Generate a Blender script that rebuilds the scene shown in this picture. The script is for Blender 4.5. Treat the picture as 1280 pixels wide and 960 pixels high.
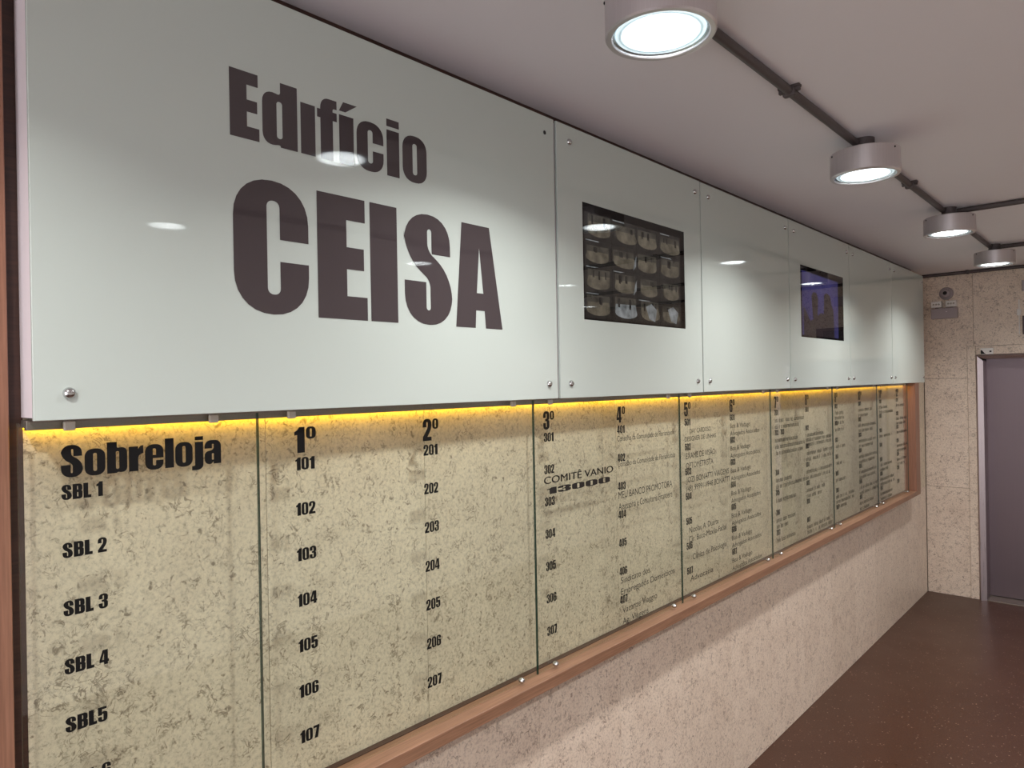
import bpy, bmesh, math, random
from mathutils import Vector, Matrix
from mathutils.geometry import tessellate_polygon

random.seed(7)
for o in list(bpy.data.objects):
    bpy.data.objects.remove(o, do_unlink=True)
scene = bpy.context.scene
COL = scene.collection

# ------------------------------------------------------------------ camera, world, exposure
F_PX, CAM = 880.0, Vector((1.445, 0.0, 1.85))
yaw, roll = math.atan((1438.0 - 640.0) / F_PX), 0.018
fw = Vector((-math.sin(yaw), math.cos(yaw), 0)); rt = Vector((math.cos(yaw), math.sin(yaw), 0)); up = Vector((0, 0, 1))
rx = rt * math.cos(roll) - up * math.sin(roll)
ux = rt * math.sin(roll) + up * math.cos(roll)
cd = bpy.data.cameras.new('camera'); cd.sensor_width = 36.0; cd.sensor_fit = 'HORIZONTAL'
cd.lens = 36.0 * F_PX / 1280.0; cd.clip_start = 0.02
cam = bpy.data.objects.new('camera', cd); COL.objects.link(cam)
cam.matrix_world = Matrix(((rx.x, ux.x, -fw.x, CAM.x), (rx.y, ux.y, -fw.y, CAM.y), (rx.z, ux.z, -fw.z, CAM.z), (0, 0, 0, 1)))
scene.camera = cam

WORLD_STRENGTH, LAMP_WATTS, LENS_GLOW, LED_STRENGTH = 2.3, 10.3, 30.0, 12.0
w = bpy.data.worlds.new('world'); scene.world = w; w.use_nodes = True
bg = w.node_tree.nodes['Background']; bg.inputs[0].default_value = (0.98, 0.97, 1.0, 1); bg.inputs[1].default_value = WORLD_STRENGTH
vs = scene.view_settings
vs.view_transform = 'Standard'; vs.look = 'None'; vs.gamma = 1.0; vs.use_curve_mapping = False; vs.exposure = 0.0

# ------------------------------------------------------------------ materials
def lin(c):
    return tuple(((v / 255.0) / 12.92 if v / 255.0 <= 0.04045 else ((v / 255.0 + 0.055) / 1.055) ** 2.4) for v in c)
def new_mat(name):
    m = bpy.data.materials.new(name); m.use_nodes = True
    nt = m.node_tree
    return m, nt, nt.nodes['Principled BSDF']
def mat(name, rgb, rough=0.5, metal=0.0, coat=0.0, emit=None, estr=0.0, spec=0.5, aniso=0.0):
    m, nt, b = new_mat(name)
    b.inputs['Base Color'].default_value = (*lin(rgb), 1)
    b.inputs['Roughness'].default_value = rough
    b.inputs['Metallic'].default_value = metal
    b.inputs['Coat Weight'].default_value = coat
    b.inputs['Coat Roughness'].default_value = 0.01
    b.inputs['Specular IOR Level'].default_value = spec
    b.inputs['Anisotropic'].default_value = aniso
    if emit:
        b.inputs['Emission Color'].default_value = (*lin(emit), 1)
        b.inputs['Emission Strength'].default_value = estr
    return m
def nd(nt, kind, **kw):
    n = nt.nodes.new(kind)
    for k, v in kw.items():
        if k in n.inputs: n.inputs[k].default_value = v
        else: setattr(n, k, v)
    return n
def ramp(nt, fac, stops):
    r = nt.nodes.new('ShaderNodeValToRGB')
    els = r.color_ramp.elements
    while len(els) < len(stops): els.new(0.5)
    for e, (p, c) in zip(els, stops):
        e.position = p; e.color = (*c, 1) if len(c) == 3 else c
    nt.links.new(fac, r.inputs[0])
    return r.outputs[0]
def mixc(nt, fac, a, b, mode='MIX'):
    n = nt.nodes.new('ShaderNodeMix'); n.data_type = 'RGBA'; n.blend_type = mode
    for s, i in ((fac, 0), (a, 6), (b, 7)):
        if hasattr(s, 'is_output'): nt.links.new(s, n.inputs[i])
        else: n.inputs[i].default_value = s if i == 0 else (*s, 1)
    return n.outputs[2]
def coords(nt, rnd=True, scale=(1, 1, 1)):
    tc = nt.nodes.new('ShaderNodeTexCoord')
    mp = nd(nt, 'ShaderNodeMapping'); mp.inputs['Scale'].default_value = scale
    nt.links.new(tc.outputs['Object'], mp.inputs[0])
    if rnd:
        oi = nt.nodes.new('ShaderNodeObjectInfo')
        mu = nd(nt, 'ShaderNodeMath', operation='MULTIPLY'); mu.inputs[1].default_value = 37.0
        nt.links.new(oi.outputs['Random'], mu.inputs[0])
        cb = nt.nodes.new('ShaderNodeCombineXYZ')
        for i in range(3): nt.links.new(mu.outputs[0], cb.inputs[i])
        nt.links.new(cb.outputs[0], mp.inputs['Location'])
    return mp.outputs[0]
def noise(nt, vec, scale, detail=4.0, rough=0.55, dist=0.0):
    n = nd(nt, 'ShaderNodeTexNoise', Scale=scale, Detail=detail, Roughness=rough, Distortion=dist)
    nt.links.new(vec, n.inputs['Vector'])
    return n.outputs[0]

def stone_mat(name, light, dark, vein, rough=0.33):
    m, nt, b = new_mat(name)
    v = coords(nt)
    big = noise(nt, v, 7.0, 5.0, .6)
    base = mixc(nt, ramp(nt, big, [(0.35, (0, 0, 0)), (0.68, (1, 1, 1))]), lin(light), lin(dark))
    fine = noise(nt, v, 110.0, 6.0, 0.75)
    base = mixc(nt, 0.55, base, ramp(nt, fine, [(0.34, lin(tuple(c * 0.66 for c in light))), (0.5, lin(light)), (0.72, lin(tuple(min(255, c * 1.10) for c in light)))]))
    # winding brown fossil marks: level lines of a noise field, kept in patches
    iso = nd(nt, 'ShaderNodeMath', operation='SUBTRACT'); iso.inputs[1].default_value = 0.5; nt.links.new(noise(nt, v, 38.0, 3.0, 0.6, 0.9), iso.inputs[0])
    ab = nd(nt, 'ShaderNodeMath', operation='ABSOLUTE'); nt.links.new(iso.outputs[0], ab.inputs[0])
    edge = ramp(nt, ab.outputs[0], [(0.0, (1, 1, 1)), (0.016, (.8, .8, .8)), (0.042, (0, 0, 0))])
    patch = ramp(nt, noise(nt, v, 22.0, 5.0, 0.7), [(0.49, (0, 0, 0)), (0.60, (1, 1, 1))])
    mk = nd(nt, 'ShaderNodeMath', operation='MULTIPLY'); nt.links.new(edge, mk.inputs[0]); nt.links.new(patch, mk.inputs[1])
    spots = ramp(nt, noise(nt, v, 62.0, 3.0, 0.6, 0.8), [(0.60, (0, 0, 0)), (0.70, (1, 1, 1))])
    mx = nd(nt, 'ShaderNodeMath', operation='MAXIMUM'); nt.links.new(mk.outputs[0], mx.inputs[0]); nt.links.new(spots, mx.inputs[1])
    sc = nd(nt, 'ShaderNodeMath', operation='MULTIPLY'); sc.inputs[1].default_value = 0.72; nt.links.new(mx.outputs[0], sc.inputs[0])
    col = mixc(nt, sc.outputs[0], base, lin(vein))
    oi = nt.nodes.new('ShaderNodeObjectInfo')
    col = mixc(nt, 1.0, col, ramp(nt, oi.outputs['Random'], [(0.0, (0.9, 0.89, 0.88)), (1.0, (1.0, 1.0, 1.0))]), 'MULTIPLY')
    nt.links.new(col, b.inputs['Base Color'])
    b.inputs['Roughness'].default_value = rough
    return m
def wood_mat(name, a, c, axis, rough=0.4):
    m, nt, b = new_mat(name)
    sc = [60, 60, 60]; sc[axis] = 2.0
    v = coords(nt, True, tuple(sc))
    g = noise(nt, v, 1.0, 5.0, 0.6, 0.4)
    v2 = coords(nt, True, tuple(s * 4 for s in sc))
    g2 = noise(nt, v2, 1.0, 3.0)
    col = mixc(nt, ramp(nt, g, [(0.3, (0, 0, 0)), (0.7, (1, 1, 1))]), lin(a), lin(c))
    col = mixc(nt, 0.35, col, ramp(nt, g2, [(0.35, lin(tuple(x * 0.7 for x in c))), (0.65, lin(a))]))
    nt.links.new(col, b.inputs['Base Color']); b.inputs['Roughness'].default_value = rough
    return m
def floor_mat():
    m, nt, b = new_mat('floor_vinyl')
    v = coords(nt, False)
    base = mixc(nt, ramp(nt, noise(nt, v, 2.2, 4.0), [(0.35, (0, 0, 0)), (0.65, (1, 1, 1))]), lin((62, 38, 27)), lin((71, 44, 32)))
    base = mixc(nt, 0.5, base, ramp(nt, noise(nt, v, 130.0, 3.0), [(0.3, lin((50, 30, 21))), (0.7, lin((90, 59, 45)))]))
    vo = nd(nt, 'ShaderNodeTexVoronoi', Scale=60.0); nt.links.new(v, vo.inputs['Vector'])
    sp = ramp(nt, vo.outputs['Distance'], [(0.12, (1, 1, 1)), (0.24, (0, 0, 0))])
    keep = ramp(nt, noise(nt, v, 25.0, 2.0), [(0.50, (0, 0, 0)), (0.62, (1, 1, 1))])
    mu = nd(nt, 'ShaderNodeMath', operation='MULTIPLY'); nt.links.new(sp, mu.inputs[0]); nt.links.new(keep, mu.inputs[1])
    mu2 = nd(nt, 'ShaderNodeMath', operation='MULTIPLY'); mu2.inputs[1].default_value = 0.6; nt.links.new(mu.outputs[0], mu2.inputs[0])
    nt.links.new(mixc(nt, mu2.outputs[0], base, lin((190, 160, 140))), b.inputs['Base Color'])
    b.inputs['Specular IOR Level'].default_value = 0.32
    nt.links.new(ramp(nt, noise(nt, v, 1.5, 4.0), [(0.3, (0.26, 0.26, 0.26)), (0.7, (0.40, 0.40, 0.40))]), b.inputs['Roughness'])
    return m
def paint_mat(name, a, c, scale=1.2, rough=0.8):
    m, nt, b = new_mat(name)
    v = coords(nt, False)
    nt.links.new(mixc(nt, noise(nt, v, scale, 4.0), lin(a), lin(c)), b.inputs['Base Color'])
    b.inputs['Roughness'].default_value = rough
    return m
def clear_glass(name, tint):
    m = bpy.data.materials.new(name); m.use_nodes = True; nt = m.node_tree
    nt.nodes.remove(nt.nodes['Principled BSDF']); out = nt.nodes['Material Output']
    tr = nt.nodes.new('ShaderNodeBsdfTransparent'); tr.inputs[0].default_value = (*tint, 1)
    gl = nt.nodes.new('ShaderNodeBsdfGlossy'); gl.inputs['Roughness'].default_value = 0.01
    lw = nt.nodes.new('ShaderNodeLayerWeight'); lw.inputs[0].default_value = 0.5      # facing = 1 - cos
    p5 = nd(nt, 'ShaderNodeMath', operation='POWER'); p5.inputs[1].default_value = 5.0
    ma = nd(nt, 'ShaderNodeMath', operation='MULTIPLY_ADD'); ma.inputs[1].default_value = 0.96; ma.inputs[2].default_value = 0.04
    nt.links.new(lw.outputs['Facing'], p5.inputs[0]); nt.links.new(p5.outputs[0], ma.inputs[0])
    mx = nt.nodes.new('ShaderNodeMixShader')
    nt.links.new(ma.outputs[0], mx.inputs[0]); nt.links.new(tr.outputs[0], mx.inputs[1]); nt.links.new(gl.outputs[0], mx.inputs[2])
    nt.links.new(mx.outputs[0], out.inputs[0])
    return m
def steel_mat(name, rgb, axis, rough=0.32, metal=1.0):
    m, nt, b = new_mat(name)
    sc = [500, 500, 500]; sc[axis] = 4.0
    v = coords(nt, True, tuple(sc))
    n = noise(nt, v, 1.0, 3.0)
    nt.links.new(mixc(nt, n, lin(tuple(c * 0.9 for c in rgb)), lin(rgb)), b.inputs['Base Color'])
    nt.links.new(ramp(nt, n, [(0.2, (rough - .06,) * 3), (0.8, (rough + .08,) * 3)]), b.inputs['Roughness'])
    b.inputs['Metallic'].default_value = metal
    return m

M = {}
M['stone'] = stone_mat('limestone', (230, 216, 192), (208, 193, 170), (98, 78, 56))
M['stone_lit'] = stone_mat('limestone_lit', (242, 224, 206), (218, 196, 178), (122, 96, 78))  # same limestone; pinkish light on the open walls is put into its colour
M['mortar'] = paint_mat('joint_mortar', (120, 104, 86), (104, 90, 74), 30.0)
M['ceiling'] = paint_mat('ceiling_paint', (246, 242, 246), (240, 236, 240))
M['plaster'] = paint_mat('wall_paint', (240, 236, 232), (234, 230, 226))
M['floor'] = floor_mat()
M['wood_y'] = wood_mat('wood_rail', (160, 120, 95), (134, 97, 74), 1)
M['wood_z'] = wood_mat('wood_upright', (160, 114, 92), (134, 92, 72), 2)
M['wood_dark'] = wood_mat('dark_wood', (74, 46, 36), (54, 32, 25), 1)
M['white_glass'] = mat('white_back_painted_glass', (199, 208, 202), 0.9, coat=1.0, spec=0.0)
M['white_box'] = mat('white_lacquer', (232, 222, 226), 0.45)
M['letter_grey'] = mat('charcoal_print', (76, 68, 70), 0.9, coat=1.0, spec=0.0)
M['vinyl'] = mat('black_vinyl', (8, 7, 9), 0.5, spec=0.3)
M['vinyl_thin'] = mat('dark_grey_vinyl', (44, 40, 38), 0.6, spec=0.2)
M['glass'] = clear_glass('clear_glass', (0.955, 0.975, 0.955))
M['glass_edge'] = mat('green_glass_edge', (44, 66, 56), 0.15)
M['plastic'] = mat('clip_plastic', (196, 190, 178), 0.25)
M['chrome'] = mat('chrome', (205, 205, 205), 0.14, 1.0)
M['steel'] = steel_mat('brushed_lamp_steel', (226, 220, 222), 2, 0.34, .85)
M['steel_door'] = steel_mat('brushed_door_steel', (130, 116, 121), 2, 0.42)
M['steel_frame'] = steel_mat('brushed_frame_steel', (196, 184, 186), 2, 0.30)
M['conduit'] = mat('grey_conduit', (92, 84, 84), 0.5, 0.3)
M['channel'] = mat('grey_aluminium', (140, 130, 122), 0.4, 0.6)
M['led'] = mat('yellow_led', (255, 200, 20), 0.5, emit=(255, 199, 0), estr=LED_STRENGTH)
def lens_mat():
    # bright reflector centre fading to a pale prismatic rim, by distance from the lamp axis
    m, nt, b = new_mat('lamp_lens')
    tc = nt.nodes.new('ShaderNodeTexCoord'); vm = nd(nt, 'ShaderNodeVectorMath', operation='MULTIPLY'); vm.inputs[1].default_value = (10, 10, 0)
    ln = nd(nt, 'ShaderNodeVectorMath', operation='LENGTH')
    nt.links.new(tc.outputs['Object'], vm.inputs[0]); nt.links.new(vm.outputs[0], ln.inputs[0])
    c = ramp(nt, ln.outputs['Value'], [(.0, (1, 1, 1)), (.62, (.72, .73, .74)), (.77, (.16, .165, .17)), (.83, (.024, .028, .031)), (.865, (.009, .012, .013)), (.90, (.03, .034, .036))])
    nt.links.new(c, b.inputs['Emission Color']); b.inputs['Emission Strength'].default_value = LENS_GLOW
    b.inputs['Base Color'].default_value = (.7, .74, .76, 1); b.inputs['Roughness'].default_value = .15
    return m
M['lens'] = lens_mat()
M['reflector'] = mat('lamp_reflector', (225, 230, 235), 0.2, 0.8)
M['lamp_glass'] = clear_glass('lamp_cover_glass', (0.94, 0.97, 0.97))
M['dark'] = mat('dark_hole', (12, 11, 11), 0.6)
M['screen'] = mat('screen_black', (6, 6, 7), 0.6, coat=1.0, spec=0.0)
M['plate'] = mat('grey_plastic', (170, 158, 160), 0.5)
M['white_plastic'] = mat('white_plastic', (232, 228, 224), 0.4)
M['brown_plate'] = mat('brown_plate', (86, 62, 54), 0.4)

# ------------------------------------------------------------------ helpers
def tag(o, label=None, cat=None, group=None, kind=None):
    if label: o['label'] = label
    if cat: o['category'] = cat
    if group: o['group'] = group
    if kind: o['kind'] = kind
    return o
def link(o, parent=None):
    COL.objects.link(o)
    if parent: o.parent = parent
    return o
def empty(name, loc=(0, 0, 0)):
    o = bpy.data.objects.new(name, None); o.empty_display_size = 0.05; o.location = loc
    return link(o)
def mesh_of(bm, name, mats, smooth=False):
    me = bpy.data.meshes.new(name); bm.normal_update(); bm.to_mesh(me); bm.free()
    for m in (mats if isinstance(mats, (list, tuple)) else [mats]): me.materials.append(m)
    if smooth:
        for p in me.polygons: p.use_smooth = True
    return me
def obj(name, me, parent=None, loc=(0, 0, 0), rot=None):
    o = bpy.data.objects.new(name, me); o.location = loc
    if rot: o.rotation_euler = rot
    return link(o, parent)
def add_box(bm, lo, hi, bevel=0.0, seg=1):
    r = bmesh.ops.create_cube(bm, size=1.0)
    for v in r['verts']:
        v.co = Vector([lo[i] + (v.co[i] + 0.5) * (hi[i] - lo[i]) for i in range(3)])
    if bevel > 0:
        es = list({e for v in r['verts'] for e in v.link_edges})
        bmesh.ops.bevel(bm, geom=es, offset=bevel, segments=seg, affect='EDGES', profile=0.5)
def box(name, lo, hi, m, parent=None, bevel=0.0, seg=1):
    """box given in world coordinates; origin at its base centre"""
    c = Vector(((lo[0] + hi[0]) / 2, (lo[1] + hi[1]) / 2, lo[2]))
    bm = bmesh.new()
    add_box(bm, Vector(lo) - c, Vector(hi) - c, bevel, seg)
    o = obj(name, mesh_of(bm, name, m), parent)
    o.location = c - (parent.location if parent else Vector((0, 0, 0)))
    return o
def lathe(name, prof, m, n=48, axis='Z', smooth=True):
    """prof: list of (r, h) swept round the axis"""
    bm = bmesh.new(); rings = []
    for r, h in prof:
        if r < 1e-6: rings.append([bm.verts.new((0, 0, h))])
        else: rings.append([bm.verts.new((r * math.cos(2 * math.pi * k / n), r * math.sin(2 * math.pi * k / n), h)) for k in range(n)])
    for a, b in zip(rings, rings[1:]):
        for k in range(n):
            k2 = (k + 1) % n
            if len(a) == 1 and len(b) == 1: continue
            if len(a) == 1: bm.faces.new((a[0], b[k], b[k2]))
            elif len(b) == 1: bm.faces.new((a[k], b[0], a[k2]))
            else: bm.faces.new((a[k], b[k], b[k2], a[k2]))
    bmesh.ops.recalc_face_normals(bm, faces=bm.faces)
    if axis == 'X': bmesh.ops.transform(bm, matrix=Matrix.Rotation(math.pi / 2, 4, 'Y'), verts=bm.verts)
    if axis == 'Y': bmesh.ops.transform(bm, matrix=Matrix.Rotation(math.pi / 2, 4, 'X'), verts=bm.verts)
    me = mesh_of(bm, name, m, smooth)
    if smooth:
        me.set_sharp_from_angle(angle=math.radians(35))
    return me

# ------------------------------------------------------------------ the room
YF, ZC, XR, YB = 6.886, 2.724, 3.45, -2.6
tag(box('floor', (-0.2, YB, -0.1), (XR + .2, YF + .3, 0.0), M['floor']), 'speckled red-brown sheet floor of the lobby', 'floor', kind='structure')
tag(box('ceiling', (-0.2, YB, ZC), (XR + .2, YF + .3, ZC + .1), M['ceiling']), 'matte mauve-grey painted lobby ceiling', 'ceiling', kind='structure')
wl = tag(box('wall_left', (-0.2, YB, 0.0), (-0.010, YF + .3, ZC), M['mortar']), 'long limestone wall behind the glass directory', 'wall', kind='structure')
tag(box('wall_right', (XR, YB, 0.0), (XR + .2, YF + .3, ZC), M['plaster']), 'pale painted wall opposite the directory', 'wall', kind='structure')

# slabs of the left wall: three courses, columns 0.455 m wide
SW, SH, SY0 = 0.4565, 0.908, 0.326
bm = bmesh.new(); add_box(bm, (-0.014, -SW / 2 + .0007, 0.0007), (0.0, SW / 2 - .0007, SH - .0007), 0.0007)
slab_me = mesh_of(bm, 'stone_slab', M['stone'])
slab_lit = slab_me.copy(); slab_lit.materials.clear(); slab_lit.materials.append(M['stone_lit'])
k = 0
while SY0 + (k + 1) * SW < YF + 0.01:
    for r in range(3):
        s = obj('stone_slab', slab_me if r else slab_lit, wl); s.location = Vector((0, SY0 + (k + .5) * SW, r * SH)) - wl.location
        s.location.z += 0.0008
    k += 1
ylast = SY0 + k * SW
for r in range(3):
    box('stone_slab', (-0.014, ylast + .0007, r * SH + .0012), (0, YF - .0145, min((r + 1) * SH, ZC) - .0007), M['stone'] if r else M['stone_lit'], wl, 0.0007)

# far wall with the lift opening
DX0, DX1, DZ = 0.378, 1.39, 2.022          # outer edges of the steel frame
bm = bmesh.new()
add_box(bm, (-.2, YF + .012, 0), (DX0, YF + .3, ZC)); add_box(bm, (DX1, YF + .012, 0), (XR + .2, YF + .3, ZC)); add_box(bm, (DX0, YF + .012, DZ), (DX1, YF + .3, ZC))
wf = tag(obj('wall_far', mesh_of(bm, 'wall_far', M['mortar'])), 'limestone end wall around the steel lift door', 'wall', kind='structure')
FX0, FX1, FZ = 0.318, 1.45, 2.094
def far_slab(x0, x1, z0, z1, front=0.0):
    box('stone_slab', (x0 + .001, YF - front, z0 + .001), (x1 - .001, YF + .0135, z1 - .001), M['stone_lit'], wf, 0.001)
zs = (0.0, .912, 1.830, ZC)
for a, b in zip(zs, zs[1:]):
    if a < 1.8: far_slab(0.001, FX0, a, b)
bm = bmesh.new(); L = [(0.002, 1.831), (FX0 - .001, 1.831), (FX0 - .001, FZ + .001), (.364, FZ + .001), (.364, ZC - .001), (0.002, ZC - .001)]
bm.faces.new([bm.verts.new((x, YF, z)) for x, z in L])
ex = bmesh.ops.extrude_face_region(bm, geom=bm.faces[:]); bmesh.ops.translate(bm, vec=(0, .0135, 0), verts=[v_ for v_ in ex['geom'] if isinstance(v_, bmesh.types.BMVert)])
bmesh.ops.recalc_face_normals(bm, faces=bm.faces)
obj('stone_slab', mesh_of(bm, 'stone_slab', M['stone_lit']), wf)
far_slab(.365, .83, FZ, ZC); far_slab(.83, 1.29, FZ, ZC); far_slab(1.29, 1.75, FZ, ZC)
for a, b in zip(zs, zs[1:]):
    for x0 in (1.75, 2.21, 2.67, 3.13): far_slab(x0, min(x0 + .46, XR), a, b)
for a, b in ((0, .912), (.912, 1.83), (1.83, FZ)): far_slab(FX1, 1.75, a, b)
far_slab(FX0, DX0, 0, .68, .006); far_slab(FX0, DX0, .68, FZ, .006); far_slab(DX1, FX1, 0, .68, .006); far_slab(DX1, FX1, .68, FZ, .006)
far_slab(DX0, DX1, DZ, FZ, .006)

# lift door: steel architrave with a splayed face, deep reveal, leaves
dr = empty('door_1', ((DX0 + DX1) / 2, YF, 0)); tag(dr, 'brushed steel lift door in a splayed steel frame', 'door', kind='structure')
def prism(name, prof, axis_pts, m, parent):
    """prof: 2D points (offset across opening, y); swept between mitred ends given as functions"""
    bm = bmesh.new(); A = [bm.verts.new(axis_pts(p, 0)) for p in prof]; B = [bm.verts.new(axis_pts(p, 1)) for p in prof]
    n = len(prof)
    bm.faces.new(A); bm.faces.new(list(reversed(B)))
    for i in range(n): bm.faces.new((A[i], B[i], B[(i + 1) % n], A[(i + 1) % n]))
    bmesh.ops.recalc_face_normals(bm, faces=bm.faces)
    o = obj(name, mesh_of(bm, name, m), parent)
    o.matrix_parent_inverse = Matrix.Translation(-parent.location)
    return o
prof = [(0, YF + .19), (0, YF - .012), (.012, YF - .022), (.052, YF - .012), (.052, YF + .19)]
prism('jamb', prof, lambda p, e: (DX0 + p[0], p[1], 0.0 if e == 0 else DZ - p[0]), M['steel_frame'], dr)
prism('jamb', prof, lambda p, e: (DX1 - p[0], p[1], 0.0 if e == 0 else DZ - p[0]), M['steel_frame'], dr)
prof2 = [(0, YF + .19), (0, YF - .012), (.012, YF - .022), (.034, YF - .012), (.034, YF + .19)]
prism('lintel', prof2, lambda p, e: ((DX0 + p[0] * 1.5) if e == 0 else (DX1 - p[0] * 1.5), p[1], DZ - p[0]), M['steel_frame'], dr)
box('door_leaf', (DX0 + .05, YF + .150, .012), (.884, YF + .18, DZ - .03), M['steel_door'], dr, .002)
box('door_leaf', (.885, YF + .150, .012), (DX1 - .05, YF + .18, DZ - .03), M['steel_door'], dr, .002)
box('sill', (DX0 + .052, YF - .01, 0.0), (DX1 - .052, YF + .19, .008), M['channel'], dr, .001)
box('shaft_back', (DX0 - .05, YF + .191, 0), (DX1 + .05, YF + .22, DZ + .05), M['dark'], dr)

# wood panelling at the near end and dark strips behind the boxes
t1 = box('trim_1', (-.012, -2.55, 0.0), (.022, .3085, ZC), M['wood_z'], None, .0015)
tag(t1, 'upright reddish wood cladding at the near end of the directory', 'trim', kind='structure')
t2 = box('trim_2', (-.009, .309, 0.0), (.0005, .3325, ZC), M['wood_dark'])  # wood backing of the gap, whose shade is put into the dark colour
tag(t2, 'narrow wood strip between the cladding and the directory, coloured dark as in shade', 'trim', kind='structure')
t3 = box('trim_3', (0.0005, .334, 2.668), (.007, 6.47, ZC), M['wood_dark'], None, .002)
tag(t3, 'thin dark brown wood strip along the ceiling above the white panels', 'trim', kind='structure')

# ------------------------------------------------------------------ heavy condensed lettering
def rounded(pts, n=7):
    out = []; N = len(pts)
    for i, p in enumerate(pts):
        r = p[2] if len(p) > 2 else 0
        P = Vector(p[:2])
        if r <= 0: out.append(P); continue
        a, b = Vector(pts[i - 1][:2]) - P, Vector(pts[(i + 1) % N][:2]) - P
        ra, rb = min(r * (p[3] if len(p) > 3 else 1), a.length * .98), min(r * (p[3] if len(p) > 3 else 1), b.length * .98)
        A, B = P + a.normalized() * ra, P + b.normalized() * rb
        kA, kB = A + (P - A) * .60, B + (P - B) * .60
        for t in range(n + 1):
            s = t / n
            out.append(A * (1 - s) ** 3 + kA * 3 * s * (1 - s) ** 2 + kB * 3 * s * s * (1 - s) + B * s ** 3)
    return out
def rect(x0, y0, x1, y1, r=0): return [(x0, y0, r), (x1, y0, r), (x1, y1, r), (x0, y1, r)]
G = {}   # glyph: (width, [ [outer, hole, ...], ... ])
G['E'] = (.475, [[[(0, 0), (.475, 0), (.475, .19), (.275, .19), (.275, .41), (.445, .41), (.445, .59), (.275, .59), (.275, .81), (.46, .81), (.46, 1), (0, 1)]]])
G['I'] = (.286, [[rect(0, 0, .286, 1)]])
G['C'] = (.607, [[[(.607, .565), (.607, 1, .3), (0, 1, .3), (0, 0, .3), (.607, 0, .3), (.607, .40), (.365, .40), (.365, .15, .05), (.26, .15, .05), (.26, .85, .05), (.365, .85, .05), (.365, .565)]]])
G['S'] = (.557, [[[(.54, .645), (.54, 1, .26), (0, 1, .27), (0, .60, .22), (.295, .40, .07), (.295, .13, .03), (.245, .13, .03), (.245, .385), (0, .385), (0, 0, .27), (.557, 0, .27), (.557, .47, .22), (.265, .67, .07), (.265, .87, .03), (.315, .87, .03), (.315, .645)]]])
G['A'] = (.63, [[[(0, 0), (.09, 1), (.46, 1), (.63, 0), (.395, 0), (.38, .17), (.265, .17), (.255, 0)], [(.278, .34), (.366, .34), (.318, .78)]]])
G['B'] = (.55, [[[(0, 0), (.55, 0, .2), (.55, .53, .1), (.47, .535, .02), (.54, .56, .1), (.54, 1, .2), (0, 1)], rect(.25, .16, .31, .44, .025), rect(.25, .6, .30, .85, .025)]])
G['L'] = (.44, [[[(0, 0), (.44, 0), (.44, .2), (.27, .2), (.27, 1), (0, 1)]]])
G['o'] = (.55, [[rect(0, -.01, .55, .84, .25), rect(.225, .13, .325, .70, .05)]])
G['d'] = (.56, [[[(.56, 0), (.56, 1), (.285, 1), (.285, .80, .05), (0, .86, .22), (0, -.03, .22), (.285, .04, .05), (.285, 0)], rect(.225, .13, .315, .70, .045)]])
G['b'] = (.56, [[[(0, 0), (.275, 0), (.275, .04, .05), (.56, -.03, .22), (.56, .86, .22), (.275, .80, .05), (.275, 1), (0, 1)], rect(.245, .13, .335, .70, .045)]])
G['l'] = (.27, [[rect(0, 0, .27, 1)]])
G['ı'] = (.27, [[rect(0, 0, .27, .81)]])
G['i'] = (.27, [[rect(0, 0, .27, .81)], [rect(0, .87, .27, 1)]])
G['í'] = (.27, [[rect(0, 0, .27, .81)], [[(0, .87), (.12, .87), (.34, 1.03), (.08, 1.03)]]])
G['f'] = (.43, [[[(.07, 0), (.34, 0), (.34, .66), (.43, .66), (.43, .80), (.34, .80), (.34, .86, .03), (.43, .86), (.43, 1), (.07, 1, .18), (.07, .8), (0, .8), (0, .66), (.07, .66)]]])
G['c'] = (.55, [[[(.55, .49), (.55, .84, .25), (0, .84, .25), (0, -.01, .25), (.55, -.01, .25), (.55, .35), (.325, .35), (.325, .13, .05), (.225, .13, .05), (.225, .70, .05), (.325, .70, .05), (.325, .49)]]])
G['r'] = (.42, [[[(0, 0), (.27, 0), (.27, .52, .1), (.42, .58), (.42, .84), (.32, .82, .05), (.27, .72), (.27, .81), (0, .81)]]])
G['e'] = (.55, [[[(.55, .375), (.55, .84, .24), (0, .84, .25), (0, -.01, .25), (.55, -.01, .25), (.55, .30), (.325, .30), (.325, .13, .04), (.23, .13, .05), (.23, .375)], [(.23, .48), (.325, .48), (.325, .70, .045), (.23, .70, .045)]]])
G['j'] = (.30, [[[(.03, .81), (.30, .81), (.30, -.17, .2), (-.07, -.17), (-.07, -.02), (.03, -.02, .05)]], [rect(.03, .87, .30, 1)]])
G['a'] = (.55, [[[(.29, 0), (.55, 0), (.55, .84, .22), (0, .84, .22), (0, .55), (.245, .55), (.245, .70, .03), (.305, .70, .03), (.305, .50, .1), (0, .43, .12), (0, -.01, .18), (.22, -.01, .05), (.29, .08)], rect(.24, .14, .305, .37, .03)]])
G['0'] = (.52, [[rect(0, 0, .52, 1, .24), rect(.215, .14, .305, .86, .045)]])
G['1'] = (.37, [[[(.10, 0), (.37, 0), (.37, 1), (.17, 1), (.12, .88, .08), (0, .82), (0, .68), (.10, .70)]]])
G['2'] = (.52, [[[(0, 0), (.51, 0), (.51, .18), (.27, .18), (.52, .56, .2), (.52, 1, .24), (0, 1, .24), (0, .62), (.215, .62), (.215, .86, .04), (.295, .86, .04), (.295, .60, .1), (0, .17)]]])
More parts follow.
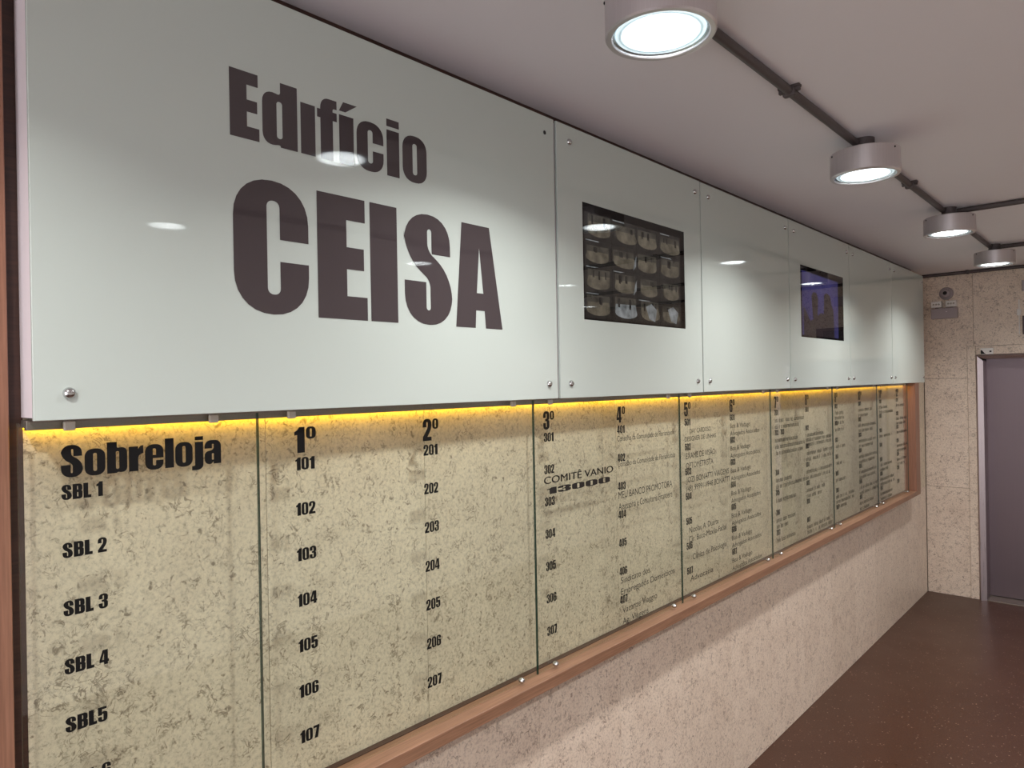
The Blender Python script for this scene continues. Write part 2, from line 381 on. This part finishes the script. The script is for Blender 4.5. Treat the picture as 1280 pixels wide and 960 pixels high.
G['3'] = (.52, [[[(0, .64), (0, 1, .23), (.52, 1, .22), (.52, .555, .1), (.43, .525, .02), (.52, .49, .1), (.52, 0, .23), (0, 0, .23), (0, .36), (.22, .36), (.22, .13, .035), (.295, .13, .035), (.295, .45, .035), (.17, .45), (.17, .59), (.295, .59, .035), (.295, .87, .035), (.22, .87, .035), (.22, .64)]]])
G['4'] = (.55, [[[(.26, 0), (.49, 0), (.49, .17), (.55, .17), (.55, .33), (.49, .33), (.49, 1), (.19, 1), (0, .34), (0, .17), (.26, .17)], [(.15, .33), (.26, .33), (.26, .76)]]])
G['5'] = (.52, [[[(0, .35), (0, 0, .23), (.52, 0, .23), (.52, .68, .18), (.28, .68, .03), (.225, .64), (.225, .83), (.48, .83), (.48, 1), (.01, 1), (.01, .45), (.225, .45), (.225, .53, .035), (.295, .53, .035), (.295, .13, .035), (.215, .13, .035), (.215, .35)]]])
G['6'] = (.52, [[[(.52, .68), (.52, 1, .23), (0, 1, .23), (0, 0, .23), (.52, 0, .23), (.52, .62, .18), (.28, .62, .03), (.22, .57), (.22, .87, .03), (.295, .87, .03), (.295, .68)], rect(.22, .13, .295, .49, .035)]])
G['7'] = (.46, [[[(0, 1), (.46, 1), (.46, .82), (.34, 0), (.08, 0), (.24, .80), (0, .80)]]])
G['8'] = (.52, [[[(0, 0, .2), (.52, 0, .2), (.52, .49, .1), (.46, .525, .02), (.52, .56, .1), (.52, 1, .2), (0, 1, .2), (0, .56, .1), (.06, .525, .02), (0, .49, .1)], rect(.22, .13, .30, .45, .035), rect(.22, .6, .30, .87, .035)]])
G['9'] = (.52, [[[(.52 - p[0], 1 - p[1]) + tuple(p[2:]) for p in c] for c in poly] for poly in G['6'][1]])
G['º'] = (.36, [[rect(0, .52, .36, 1.0, .16), rect(.145, .60, .215, .92, .035)]])
GAP = .045
def glyph_width(text, sx=1.0):
    return sx * (sum(.2 if c == ' ' else G[c][0] for c in text) + GAP * (len(text) - 1))
def glyph_mesh(items, name, m):
    """items: (char, y0, z0, sx, sz): lettering in the wall plane, u = +Y, v = +Z"""
    verts, faces = [], []
    for ch, y0, z0, sx, sz in items:
        for poly in G[ch][1]:
            loops = [rounded(c) for c in poly]
            tris = tessellate_polygon([[Vector((p.x, p.y, 0)) for p in l] for l in loops])
            flat = [p for l in loops for p in l]; b = len(verts)
            verts += [(0.0, y0 + p.x * sx, z0 + p.y * sz) for p in flat]
            for t in tris:
                A, B, C = (flat[i] for i in t)
                if (B - A).cross(C - A) < 0: t = (t[0], t[2], t[1])
                faces.append([b + i for i in t])
    me = bpy.data.meshes.new(name); me.from_pydata(verts, [], faces); me.materials.append(m); me.update()
    return me
def heavy(text, y0, z0, h, m, parent, X, sx=1.0, width=None, label=None):
    """heavy condensed text with its baseline start at (y0, z0), cap height h"""
    if width: sx = width / (glyph_width(text) * h)
    items, u = [], 0.0
    for c in text:
        if c == ' ': u += (.2 + GAP) * sx * h; continue
        items.append((c, u, 0.0, sx * h, h)); u += (G[c][0] + GAP) * sx * h
    o = obj('lettering', glyph_mesh(items, 'lettering', m), parent, Vector((X, y0, z0)) - parent.location)
    if label: o['label'] = label
    return o
thin_jobs = []
def thin(text, y0, z0, h, width, m, parent, X, bold=0.0):
    """light sans lettering: cap height h, fitted to a width"""
    cu = bpy.data.curves.new('lettering', 'FONT'); cu.body = text; cu.size = 1.0; cu.resolution_u = 3; cu.offset = bold
    t = bpy.data.objects.new('lettering_curve', cu); COL.objects.link(t)
    thin_jobs.append((t, y0, z0, h, width, m, parent, X))
def finish_thin():
    bpy.context.view_layer.update(); dg = bpy.context.evaluated_depsgraph_get()
    for t, y0, z0, h, width, m, parent, X in thin_jobs:
        me = bpy.data.meshes.new_from_object(t.evaluated_get(dg))
        xs = [v.co.x for v in me.vertices]; x0, x1 = min(xs), max(xs)
        sx, sy = width / (x1 - x0), h / 0.73
        for v in me.vertices: v.co = Vector((0.0, (v.co.x - x0) * sx, v.co.y * sy))
        me.materials.clear(); me.materials.append(m); me.name = 'lettering'
        obj('lettering', me, parent, Vector((X, y0, z0)) - parent.location)
        cu = t.data; bpy.data.objects.remove(t, do_unlink=True); bpy.data.curves.remove(cu)
def strokes(y0, z0, h, width, m, parent, X):
    """a line of print too small to read: a row of fine strokes"""
    V, Fc = [], []
    u = 0.0
    while u < width:
        if random.random() < .13: u += h * .55; continue
        sw = h * random.choice((.10, .12, .13)); lw = h * random.choice((.32, .4, .46)); hh = h * random.choice((.68, .68, .7, 1.0))
        bars = [(u, 0, u + sw, hh), (u + lw - sw, 0, u + lw, h * .68)]
        bars.append((u, 0, u + lw, sw) if random.random() < .5 else (u, h * .68 - sw, u + lw, h * .68))
        for a, b, c, d in bars:
            i = len(V); V += [(0, a, b), (0, c, b), (0, c, d), (0, a, d)]; Fc.append((i, i + 1, i + 2, i + 3))
        u += lw + h * .14
    me = bpy.data.meshes.new('lettering'); me.from_pydata(V, [], Fc); me.materials.append(m)
    tag(obj('lettering', me, parent, Vector((X, y0, z0)) - parent.location), kind='stuff')

# ------------------------------------------------------------------ white glass boxes above
PX, PZ0, PZ1 = 0.090, 1.803, 2.664
seams = [0.327, 1.710, 2.660, 3.607, 4.575, 5.525, 6.475]
stud_me = lathe('stud', [(0, .0095), (.004, .009), (.0075, .0068), (.0098, .003), (.0102, 0.0), (.0102, -.002)], M['chrome'], 24, 'X')
hole_me = lathe('screw_hole', [(0, .0004), (.0062, .0004), (.0062, -.001)], M['dark'], 20, 'X')
plabels = ['widest white glass panel with the big building name in charcoal letters',
           'white glass panel around the screen of many small camera pictures',
           'blank white glass panel between the two screens',
           'white glass panel around the bluish screen',
           'blank white glass panel right of the bluish screen, next to the last one',
           'last blank white glass panel, nearest the lift wall']
screens = {1: (1.848, 2.520, 2.055, 2.437), 3: (3.764, 4.461, 2.071, 2.451)}
panels = []
for i in range(6):
    y0, y1 = seams[i], seams[i + 1]
    g0 = .004 if i != 1 else .009
    y0 += g0 if i else 0; y1 -= .004
    e = tag(empty('glass_panel', (0.0, (y0 + y1) / 2, PZ0)), plabels[i], 'panel', 'white glass panels along the top'); panels.append(e)
    # box behind the sheet: a ring when a screen sits in it
    bm = bmesh.new()
    def ring(bm, x0, x1, a0, a1, b0, b1, hole):
        if hole is None: add_box(bm, (x0, a0, b0), (x1, a1, b1), .0008); return
        h0, h1, v0, v1 = hole
        O = [(a0, b0), (a1, b0), (a1, b1), (a0, b1)]; I = [(h0, v0), (h1, v0), (h1, v1), (h0, v1)]
        vs_ = {}
        for kx, x in ((0, x0), (1, x1)):
            for nme, L in (('o', O), ('i', I)):
                for j, (a, b) in enumerate(L): vs_[kx, nme, j] = bm.verts.new((x, a, b))
        for j in range(4):
            k2 = (j + 1) % 4
            bm.faces.new((vs_[1, 'o', j], vs_[1, 'o', k2], vs_[1, 'i', k2], vs_[1, 'i', j]))
            bm.faces.new((vs_[0, 'o', k2], vs_[0, 'o', j], vs_[0, 'i', j], vs_[0, 'i', k2]))
            bm.faces.new((vs_[0, 'o', j], vs_[0, 'o', k2], vs_[1, 'o', k2], vs_[1, 'o', j]))
            bm.faces.new((vs_[1, 'i', j], vs_[1, 'i', k2], vs_[0, 'i', k2], vs_[0, 'i', j]))
        bmesh.ops.recalc_face_normals(bm, faces=bm.faces)
    hole = screens.get(i)
    ring(bm, .0015, PX - .010, y0 + .003, y1 - .003, PZ0 + .004, PZ1 - .004, hole)
    bmesh.ops.translate(bm, verts=bm.verts, vec=-e.location)
    obj('box', mesh_of(bm, 'box', M['white_box']), e)
    bm = bmesh.new(); ring(bm, PX - .008, PX, y0, y1, PZ0, PZ1, hole)
    bmesh.ops.translate(bm, verts=bm.verts, vec=-e.location)
    obj('glass_sheet', mesh_of(bm, 'glass_sheet', M['white_glass']), e)
    dl, drr = .052, .044
    for (yy, zz) in ((y0 + dl, 1.848), (y1 - drr, 1.848), (y0 + dl + .012, 2.613), (y1 - drr, 2.613)):
        if i == 0 and zz > 2 and yy > 1: obj('screw_hole', hole_me, e, Vector((PX + .0003, yy, zz)) - e.location)
        else: obj('stud', stud_me, e, Vector((PX + .0003, yy, zz)) - e.location)

# building name: each glyph in its measured column
e = panels[0]; LX = PX + .0006
def fitted(spec, z0, h, lab):
    items = [(c, a, z0, (b - a) / G[c][0], h) for c, a, b in spec]
    y_ = spec[0][1]
    items = [(c, a - y_, 0.0, sx, h) for c, a, z, sx, h in items]
    o = obj('lettering', glyph_mesh(items, 'lettering', M['letter_grey']), e, Vector((LX, y_, z0)) - e.location); o['label'] = lab
fitted([('E', .669, .732), ('d', .739, .820), ('ı', .828, .864), ('f', .869, .920), ('í', .926, .965), ('c', .973, 1.050), ('i', 1.060, 1.098), ('o', 1.108, 1.186)], 2.358, .137, 'smaller charcoal word of the building name')
fitted([('C', .672, .842), ('E', .864, .996), ('I', 1.006, 1.086), ('S', 1.108, 1.266), ('A', 1.279, 1.458)], 2.004, .280, 'large charcoal capitals of the building name')

# ------------------------------------------------------------------ monitors
def quad_mesh(polys, name, mats):
    """flat polygons in the wall plane: (points (u,v), material index)"""
    V, Fc, mi = [], [], []
    for pts, k_ in polys:
        i = len(V); V += [(0, a, b) for a, b in pts]; Fc.append(list(range(i, i + len(pts)))); mi.append(k_)
    me = bpy.data.meshes.new(name); me.from_pydata(V, [], Fc)
    for m in mats: me.materials.append(m)
    for p, k_ in zip(me.polygons, mi): p.material_index = k_
    return me
def glow(name, rgb, var=0.35, scale=14.0, s=1.0):
    m, nt, b = new_mat(name)
    b.inputs['Base Color'].default_value = (0.004, 0.004, 0.004, 1); b.inputs['Roughness'].default_value = .7
    b.inputs['Specular IOR Level'].default_value = 0; b.inputs['Coat Weight'].default_value = 1.0; b.inputs['Coat Roughness'].default_value = .01
    n = noise(nt, coords(nt), scale, 3.0)
    c = lin(rgb)
    nt.links.new(ramp(nt, n, [(.25, tuple(x * (1 - var) for x in c)), (.75, tuple(x * (1 + var) for x in c))]), b.inputs['Emission Color'])
    b.inputs['Emission Strength'].default_value = s
    return m
PIC = [glow('picture_dark', (34, 32, 30), .5, 30), glow('picture_floor', (84, 78, 67), .6, 26), glow('picture_wall', (58, 55, 49), .6, 26), glow('picture_bright', (112, 115, 116), .6, 30), glow('picture_doors', (24, 23, 22))]  # last one colours dark door bars in the camera pictures
def monitor(i, label):
    y0, y1, z0, z1 = screens[i]
    e = tag(empty('monitor', (.03, (y0 + y1) / 2, z0)), label, 'screen')
    box('casing', (.004, y0 + .002, z0 + .002), (PX - .004, y1 - .002, z1 - .002), M['dark'], e)
    box('screen', (PX - .0035, y0 + .0006, z0 + .0006), (PX - .001, y1 - .0006, z1 - .0006), M['screen'], e)
    return e, y0, y1, z0, z1
e, y0, y1, z0, z1 = monitor(1, 'black screen showing a grid of small dim camera pictures')
tw, th = (y1 - y0) * .235, (z1 - z0) * .228
rnd = random.Random(3)
for r in range(4):
    for c in range(4):
        a, b = y0 + .008 + c * tw, z0 + .006 + r * th
        W, H = tw * .995, th * .995
        x0_, x1_ = rnd.uniform(.02, .14), rnd.uniform(.82, .98)
        n0, n1 = x0_ + rnd.uniform(.1, .22), x1_ - rnd.uniform(.05, .2)
        top = rnd.uniform(.72, .92)
        polys = [([(0, 0), (W, 0), (W, H), (0, H)], 0)]
        wallp = [(x0_, .35), (x1_, .4), (x1_ - .02, top + .06), (x0_ + .02, top + .04)]
        arc = [((n0 + n1) / 2 + (x1_ - x0_) / 2 * math.cos(t), .12 + (.42) * (1 - math.sin(-t)) * .5) for t in [math.pi + k_ * math.pi / 8 for k_ in range(9)]]
        floor_ = arc + [(x1_ - .04, top * .78), (x0_ + .05, top * .74)]
        polys.append(([(p[0] * W, p[1] * H) for p in wallp], 2))
        polys.append(([(p[0] * W, p[1] * H) for p in floor_], 3 if (r == 0 and c == 1) else 1))
        for q in range(rnd.randint(2, 4)):
            xx = rnd.uniform(x0_ + .12, x1_ - .14); bw = rnd.uniform(.04, .09); zb = rnd.uniform(.5, .62)
            polys.append(([(xx * W, zb * H), ((xx + bw) * W, (zb - .02) * H), ((xx + bw) * W, top * H), (xx * W, top * H)], 4 if q % 2 else 0))
        if rnd.random() < .55: polys.append(([(.05 * W, .93 * H), (rnd.uniform(.3, .6) * W, .93 * H), (.5 * W, .97 * H), (.05 * W, .97 * H)], 3))
        if (c, r) in ((1, 1), (1, 2)): polys.append(([(.84 * W, .1 * H), (.97 * W, .3 * H), (.99 * W, .75 * H), (.92 * W, .55 * H)], 3))
        if (c, r) in ((2, 0), (3, 0)): polys.append(([(.5 * W, .2 * H), (.75 * W, .1 * H), (.85 * W, .6 * H), (.6 * W, .85 * H), (.35 * W, .7 * H)], 3))
        me = quad_mesh(polys, 'camera_picture', PIC)
        for k_, p in enumerate(me.polygons):
            for vi in p.vertices: me.vertices[vi].co.x = k_ * .00006
        obj('camera_picture', me, e, Vector((PX - .0009, a, b)) - e.location)
e, y0, y1, z0, z1 = monitor(3, 'bluish screen showing two dark tower shapes')
BL = [glow('picture_blue', (52, 49, 92), .35, 6.0), glow('picture_tower', (40, 33, 37), .3, 8.0)]
W, H = (y1 - y0), (z1 - z0)
def P(L): return [(a * W, b * H) for a, b in L]
pic = [(P([(.03, .03), (.86, .03), (.86, .90), (.03, .93)]), 0),
       (P([(.06, .03), (.76, .03), (.74, .45), (.66, .58), (.55, .36), (.44, .38), (.32, .30), (.2, .24), (.06, .44)]), 1),
       (P([(.26, .28), (.36, .3), (.38, .58), (.34, .66), (.27, .66), (.23, .6)]), 1),
       (P([(.5, .3), (.7, .3), (.69, .55), (.66, .66), (.58, .69), (.52, .66)]), 1)]
me = quad_mesh(pic, 'picture', BL)
for k_, p in enumerate(me.polygons):
    for vi in p.vertices: me.vertices[vi].co.x = k_ * .00006
obj('picture', me, e, Vector((PX - .0009, y0, z0)) - e.location)

# ------------------------------------------------------------------ wood frame of the directory and its light
fr = tag(empty('wood_ledge', (0.0, 3.3, .925)), 'reddish wood ledge and upright framing the glass directory', 'frame')
box('bottom_rail', (.0005, .3335, .922), (.086, 6.295, .957), M['wood_y'], fr, .0012)
box('upright', (.0005, 6.172, .9575), (.086, 6.295, 1.800), M['wood_z'], fr, .0012)
box('back_strip', (.0005, .3335, .9575), (.019, 6.171, .9592), M['wood_dark'], fr)  # thin darker strip along the back of the ledge top

ls = tag(empty('light_strip', (.02, 3.2, 1.787)), 'grey channel with glowing yellow light above the directory glass', 'light')
box('channel', (.0175, .330, 1.7855), (.034, 6.17, 1.8025), M['channel'], ls, .0008); box('channel', (.0008, .330, 1.7895), (.0172, 6.17, 1.8025), M['channel'], ls)
box('diffuser', (.004, .332, 1.7872), (.0168, 6.168, 1.7893), M['led'], ls)

# ------------------------------------------------------------------ directory panes
GX0, GX1, GZ0, GZ1 = .042, .048, .9605, 1.799
ps = [.3140, .740, 1.637, 2.538, 3.449, 4.368, 5.284, 6.105]
clip_prof = [(0, .010), (.0045, .010), (.006, .0085), (.006, 0), (.0035, 0), (.0035, -.03)]
so_me = lathe('standoff', [(0, .0165), (.005, .0152), (.0082, .011), (.009, .0065), (.0075, .0015), (.005, 0), (.005, -.002)], M['chrome'], 20, 'X')
plab = ['first clear glass pane, for the mezzanine level, nearest the wood cladding', 'clear glass pane listing the first and second floors', 'clear glass pane listing the third and fourth floors', 'clear glass pane listing the fifth and sixth floors',
        'clear glass pane listing the seventh and eighth floors', 'clear glass pane listing the ninth and tenth floors', 'last clear glass pane of the directory, nearest the lift']
panes = []
for i in range(7):
    y0, y1 = ps[i] + (.0015 if i else 0), ps[i + 1] - .0015
    e = tag(empty('directory_board', (GX0, (y0 + y1) / 2, GZ0)), plab[i], 'glass pane', 'clear glass panes of the directory'); panes.append(e)
    bm = bmesh.new(); add_box(bm, (GX0, y0, GZ0), (GX1, y1, GZ1))
    bmesh.ops.translate(bm, verts=bm.verts, vec=-e.location)
    me = mesh_of(bm, 'glass', [M['glass'], M['glass_edge']])
    for p in me.polygons:
        if abs(p.normal.y) > .5: p.material_index = 1
    obj('glass', me, e)
    ins = .075
    for yy in ((y0 + ins, y1 - .095)):
        bm = bmesh.new(); add_box(bm, (-.002, -.009, -.007), (.007, .009, .009), .002, 2); add_box(bm, (-.0125, -.004, .0092), (-.002, .004, .0098))
        obj('clip', mesh_of(bm, 'clip', M['plastic']), e, Vector((GX1 + .001, yy, 1.790)) - e.location)
        obj('standoff', so_me, e, Vector((GX1 + .0002, yy + (.012 if yy > (y0 + y1) / 2 else 0), .9720)) - e.location)

TX = GX1 + .0004
V, T = M['vinyl'], M['vinyl_thin']
RZ = [1.668 - .1005 * k_ for k_ in range(7)]          # baselines of the room numbers
HN = .0280
heavy('Sobreloja', .376, 1.701, .0565, V, panes[0], TX, width=.283)
for n, (t, wd) in enumerate((('SBL 1', .065), ('SBL 2', .070), ('SBL 3', .070), ('SBL 4', .070), ('SBL5', .066), ('SBL 6', .070))):
    heavy(t, .376, 1.6625 - .1008 * n, .0265, V, panes[0], TX, width=wd)
cols = [(1, 1, .824), (2, 1, 1.193), (3, 2, 1.681), (4, 2, 2.086), (5, 3, 2.572), (6, 3, 2.986), (7, 4, 3.490), (8, 4, 3.915), (9, 5, 4.398), (10, 5, 4.852), (11, 6, 5.322), (12, 6, 5.762)]
for n, pi, y in cols:
    heavy('%dº' % n, y, 1.706, .0570, V, panes[pi], TX, width=.054 if n < 10 else .075)
    for k_ in range(7):
        if n == 7 and k_ == 2: continue
        heavy('%d%02d' % (n, k_ + 1), y + .0015, RZ[k_], HN, V, panes[pi], TX, width=.0485 if n < 10 else .060)
heavy('703', 3.490 + .075, RZ[1], HN, V, panes[4], TX, width=.0485)
def lines(pi, y, z, h, rows, m=T, bold=0.0):
    for (t, wd, dz, dy) in rows: thin(t, y + dy, z - dz, h, wd, m, panes[pi], TX, bold)
thin('COMITÊ VANIO', 1.679, 1.536, .024, .378, T, panes[2], TX); thin('COMITÊ VANIO', 1.681, 1.5365, .024, .378, T, panes[2], TX)
heavy('13000', 1.693, 1.503, .0205, T, panes[2], TX, width=.345)
lines(3 - 1, 2.088, 1.640, .021, [('Conselho da Comunidade de Florianópolis', .404, 0, 0)])
lines(2, 2.088, 1.550, .021, [('Conselho da Comunidade de Florianópolis', .404, 0, 0)])
lines(2, 2.090, 1.437, .026, [('MEU BANCO PROMOTORA', .376, 0, 0), ('Assessoria e Consultoria Financeira', .376, .040, 0)])
lines(2, 2.095, 1.136, .024, [('Sindicato dos', .195, 0, 0), ('Empregados Domésticos', .378, .040, 0)])
lines(2, 2.102, 1.030, .024, [('Vacanze Viaggio', .235, 0, 0), ('Ag. Viagens', .172, .040, 0)])
lines(3, 2.574, 1.635, .020, [('DAY CARDOSO', .185, 0, .042), ('DESIGNER DE UNHAS', .275, .031, 0)], V)
lines(3, 2.580, 1.533, .025, [('EXAME DE VISÃO', .258, 0, 0), ('OPTOMETRISTA', .238, .040, 0)])
lines(3, 2.580, 1.436, .025, [('JOZI BONATTI VIAGENS', .388, 0, 0), ('(48) 99991-1948 BONATTI', .392, .036, 0)], V)
lines(3, 2.598, 1.230, .025, [('Nicolau A. Duarte', .26, 0, 0), ('Cir. Buco-Maxilo-Facial', .34, .037, -.005)])
lines(3, 2.622, 1.118, .025, [('Clínica de Psicologia', .31, 0, 0)])
lines(3, 2.600, 1.033, .024, [('Advocacia', .20, 0, 0)])
for k_ in range(7):
    lines(3, 2.988, RZ[k_] - .034, .022, [('Boa & Vadugo', .212, 0, 0), ('Advogados Associados', .318, .034, 0)])
def block(pi, y, k_, widths, dz=.032, m=T):
    for j, wd in enumerate(widths): strokes(y, RZ[k_] - .036 - j * dz, .024, wd, m, panes[pi], TX)
block(4, 3.494, 0, (.40, .33)); block(4, 3.494, 1, (.30, .40, .37))
block(4, 3.497, 3, (.20, .43)); block(4, 3.497, 4, (.27,)); block(4, 3.497, 5, (.25, .14)); block(4, 3.497, 6, (.24,))
block(4, 3.918, 1, (.28, .40, .40), .026, V); block(4, 3.918, 2, (.42, .42)); block(4, 3.918, 3, (.41, .41)); block(4, 3.918, 4, (.28, .22)); block(4, 3.918, 6, (.40, .40), .028)
for k_, ws in enumerate(((.15, .17, .17), (.16,), (.17,), (.17,), (.17,), (.34, .33, .18), ())): block(5, 4.401, k_, ws, .03)
for k_, ws in enumerate(((.30, .20), (.38, .30), (.40, .30), (.40, .34), (.38, .34), (.40, .40), (.30, .20))): block(5, 4.855, k_, ws, .034)
for k_, ws in enumerate(((.20, .34), (), (.30,), (), (.30, .20), (.34, .36), (.3, .3))): block(6, 5.325, k_, ws, .034)
for k_, ws in enumerate(((.22,), (.30, .26), (.28,), (.30, .26), (.26, .2), (), ())): block(6, 5.766, k_, ws, .034)
finish_thin()

# ------------------------------------------------------------------ ceiling downlights and conduits
LAMP_SPREAD = 140.0
LZ, LH, LR = 2.586, .088, .117
body_me = lathe('body', [(.02, LH), (LR - .003, LH), (LR, LH - .003), (LR, .004), (LR - .003, 0), (LR - .013, 0), (LR - .0145, .003), (LR - .0145, .03), (LR - .02, .075), (.02, .075), (.02, LH)], M['steel'], 72)
refl_me = lathe('reflector', [(LR - .0152, .0055), (LR - .018, .006), (.0948, .009), (.0948, .02)], M['reflector'], 64)
lens_me = lathe('lens', [(0, .0062), (.03, .0062), (.06, .0062), (.084, .0064), (.086, .0064), (.0945, .0062), (.0945, .034), (0, .034)], M['lens'], 48)
cover_me = lathe('cover_glass', [(0, .0022), (LR - .0152, .0022), (LR - .0152, .0048), (0, .0048)], M['lamp_glass'], 64)
stem_me = lathe('mount', [(0, LH), (.034, LH), (.034, ZC - LZ), (0, ZC - LZ)], M['conduit'], 24)
scr_me = lathe('side_screw', [(0, .003), (.0032, .002), (.0036, 0)], M['dark'], 12, 'X')
lamp0 = None
rows = [((.680, 1.335), 'largest and nearest round steel ceiling lamp, cut by the top of the photo'), ((.680, 2.790), 'second round steel ceiling lamp along the conduit'),
        ((.682, 4.245), 'third round steel ceiling lamp, where a side conduit branches off'), ((.685, 5.660), 'smallest and farthest round steel ceiling lamp, near the lift wall'),
        ((2.02, 1.320), 'round steel ceiling lamp of the second row, mirrored left of the building name'), ((2.02, 2.800), 'round steel ceiling lamp of the second row, mirrored in the large letters'),
        ((2.02, 4.260), 'round steel ceiling lamp of the second row, mirrored left of the camera screen'), ((.678, -.120), 'round steel ceiling lamp above and behind the viewer, row nearest the directory'), ((2.02, -.130), 'round steel ceiling lamp above and behind the viewer, second row'), ((2.80, 5.620), 'round steel ceiling lamp of the second row, mirrored at the foot of the camera screen')]
for (x, y), lab in rows:
    L = tag(empty('ceiling_lamp', (x, y, LZ)), lab, 'lamp', 'round steel ceiling lamps')
    for nm, me in (('body', body_me), ('reflector', refl_me), ('lens', lens_me), ('cover_glass', cover_me), ('mount', stem_me)): obj(nm, me, L)
    ld = bpy.data.lights.new('bulb', 'AREA'); ld.shape = 'DISK'; ld.size = .11; ld.energy = LAMP_WATTS; ld.spread = math.radians(LAMP_SPREAD); ld.color = (1.0, .985, .97)
    link(bpy.data.objects.new('bulb', ld), L).location = (0, 0, .0012)
    for a in (-2.45, -.35, 1.75):
        obj('side_screw', scr_me, L, (LR * math.cos(a) * .999, LR * math.sin(a) * .999, LH - .012), (0, 0, a))

CR, CZ = .0135, ZC - .0145
def conduit(a, b, label, clamps, couplings=()):
    """round pipe on the ceiling from a to b with saddle clamps at the given fractions"""
    a, b = Vector((a[0], a[1], CZ)), Vector((b[0], b[1], CZ)); d = b - a; Ln = d.length; ang = math.atan2(d.y, d.x)
    e = tag(empty('conduit', a), label, 'pipe', 'grey pipes on the ceiling'); e.rotation_euler = (0, 0, ang)
    obj('pipe', lathe('pipe', [(0, 0), (CR, 0), (CR, Ln), (0, Ln)], M['conduit'], 20, 'X'), e)
    for c in clamps:
        bm = bmesh.new()
        add_box(bm, (-.011, -.032, .007), (.011, .032, .0143), .001)
        for s in (-1, 1): add_box(bm, (-.006, s * .025 - .006, -.004), (.006, s * .025 + .006, .007), .001)
        add_box(bm, (-.011, -.0185, -.017), (.011, .0185, .010), .005, 2)
        obj('saddle_clamp', mesh_of(bm, 'saddle_clamp', M['conduit']), e, (c, 0, 0))
    return e
def run(i, j, lab, clamps, couplings=()):
    (x0, y0), (x1, y1) = rows[i][0], rows[j][0]
    x0, x1 = x0 - .022, x1 - .022
    conduit((x0, y0 + .03), (x1, y1 - .03), lab, clamps)
run(0, 1, 'grey ceiling pipe from the nearest lamp to the second lamp', (.76,))
run(1, 2, 'grey ceiling pipe from the second lamp to the third lamp', (.72,))
run(2, 3, 'short-looking grey ceiling pipe from the third lamp to the farthest lamp', (.62,))
conduit((.70, 4.29), (1.99, 4.29), 'grey side pipe branching right from the third lamp', (.55, 1.1))
conduit((.70, 5.70), (2.77, 5.66), 'grey side pipe branching right from the farthest lamp', (.5, 1.3))
conduit((1.998, 1.35), (1.998, 2.77), 'grey pipe of the second lamp row, near half', (.7,)); conduit((1.998, 2.83), (1.998, 4.23), 'grey pipe of the second lamp row, far half', (.7,))
conduit((.004, YF - .0165), (XR - .01, YF - .0165), 'dark pipe along the top of the lift wall', (.33, 1.0, 1.8, 2.6))

# ------------------------------------------------------------------ things on the far wall
el = tag(empty('emergency_light', (.165, YF, 2.335)), 'grey twin-head emergency light on the lift wall', 'light')
box('housing', (.070, YF - .055, 2.336), (.262, YF - .0005, 2.424), M['plate'], el, .005, 2)
for x0, x1 in ((.073, .150), (.180, .258)):
    h = box('lamp_head', (x0, YF - .062, 2.430), (x1, YF - .012, 2.482), M['white_plastic'], el, .004, 2)
    bx_ = box('head_neck', ((x0 + x1) / 2 - .01, YF - .045, 2.4235), ((x0 + x1) / 2 + .01, YF - .025, 2.431), M['plate'], el)
    for q in range(3):
        cx = x0 + (x1 - x0) * (.25 + .25 * q)
        obj('bulb', lathe('bulb', [(0, .006), (.005, .004), (.0075, 0), (.0075, -.002)], M['plastic'], 14, 'Y'), h, Vector((cx, YF - .0615, 2.456)) - el.location - h.location)
obj('test_button', lathe('test_button', [(0, .003), (.004, .003), (.004, -.002)], M['white_plastic'], 14, 'Y'), el, Vector((.185, YF - .055, 2.392)) - el.location)

sc = tag(empty('security_camera', (.177, YF, 2.548)), 'small round white security camera above the emergency light', 'camera')
obj('base', lathe('base', [(0, .020), (.044, .020), (.052, .012), (.053, 0), (0, 0)], M['plate'], 40, 'Y'), sc, (0, -.0005, 0))
obj('turret', lathe('turret', [(0, .060), (.018, .060), (.030, .052), (.036, .036), (.037, .0195), (0, .0195)], M['plate'], 40, 'Y'), sc)
obj('lens', lathe('lens', [(0, .0635), (.012, .0625), (.0165, .0595), (.0165, .055), (0, .055)], M['dark'], 28, 'Y'), sc)

sn = tag(empty('door_sensor', (.456, YF, DZ)), 'small white and black box on top of the lift frame', 'sensor')
box('case', (.415, YF - .024, DZ + .0005), (.503, YF - .0065, DZ + .052), M['white_plastic'], sn, .003, 2)
me = quad_mesh([([(0, 0), (.036, 0), (.024, .010), (.010, .030), (0, .034)], 0), ([(.060, .014), (.074, .014), (.074, .026), (.060, .026)], 0)], 'black_mark', [M['dark']])
o = obj('black_mark', me, sn, Vector((.417, YF - .0244, DZ + .004)) - sn.location, (0, 0, -math.pi / 2))

cw = tag(empty('cable_switch', (.677, YF, 2.18)), 'thin white cable with a small white switch above the lift door', 'switch')
box('cable', (.6735, YF - .008, 2.175), (.6805, YF - .0005, 2.45), M['white_plastic'], cw, .001)
box('switch_box', (.664, YF - .022, 2.325), (.690, YF - .0005, 2.375), M['white_plastic'], cw, .003, 2)
fi = tag(empty('floor_indicator', (.85, YF, 2.17)), 'dark brown plate at the right edge above the lift door', 'plate')
box('plate', (.698, YF - .014, 2.172), (1.07, YF - .0005, 2.32), M['brown_plate'], fi, .002)
box('display', (.76, YF - .016, 2.20), (1.01, YF - .0138, 2.295), M['screen'], fi, .001)
jb = tag(empty('junction_box', (.8, YF, 2.5)), 'pale flat box at the right edge high on the lift wall', 'box')
box('case', (.700, YF - .04, 2.515), (.90, YF - .0005, 2.60), M['plate'], jb, .004, 2); box('lid', (.703, YF - .044, 2.518), (.897, YF - .0402, 2.597), M['plate'], jb, .001)
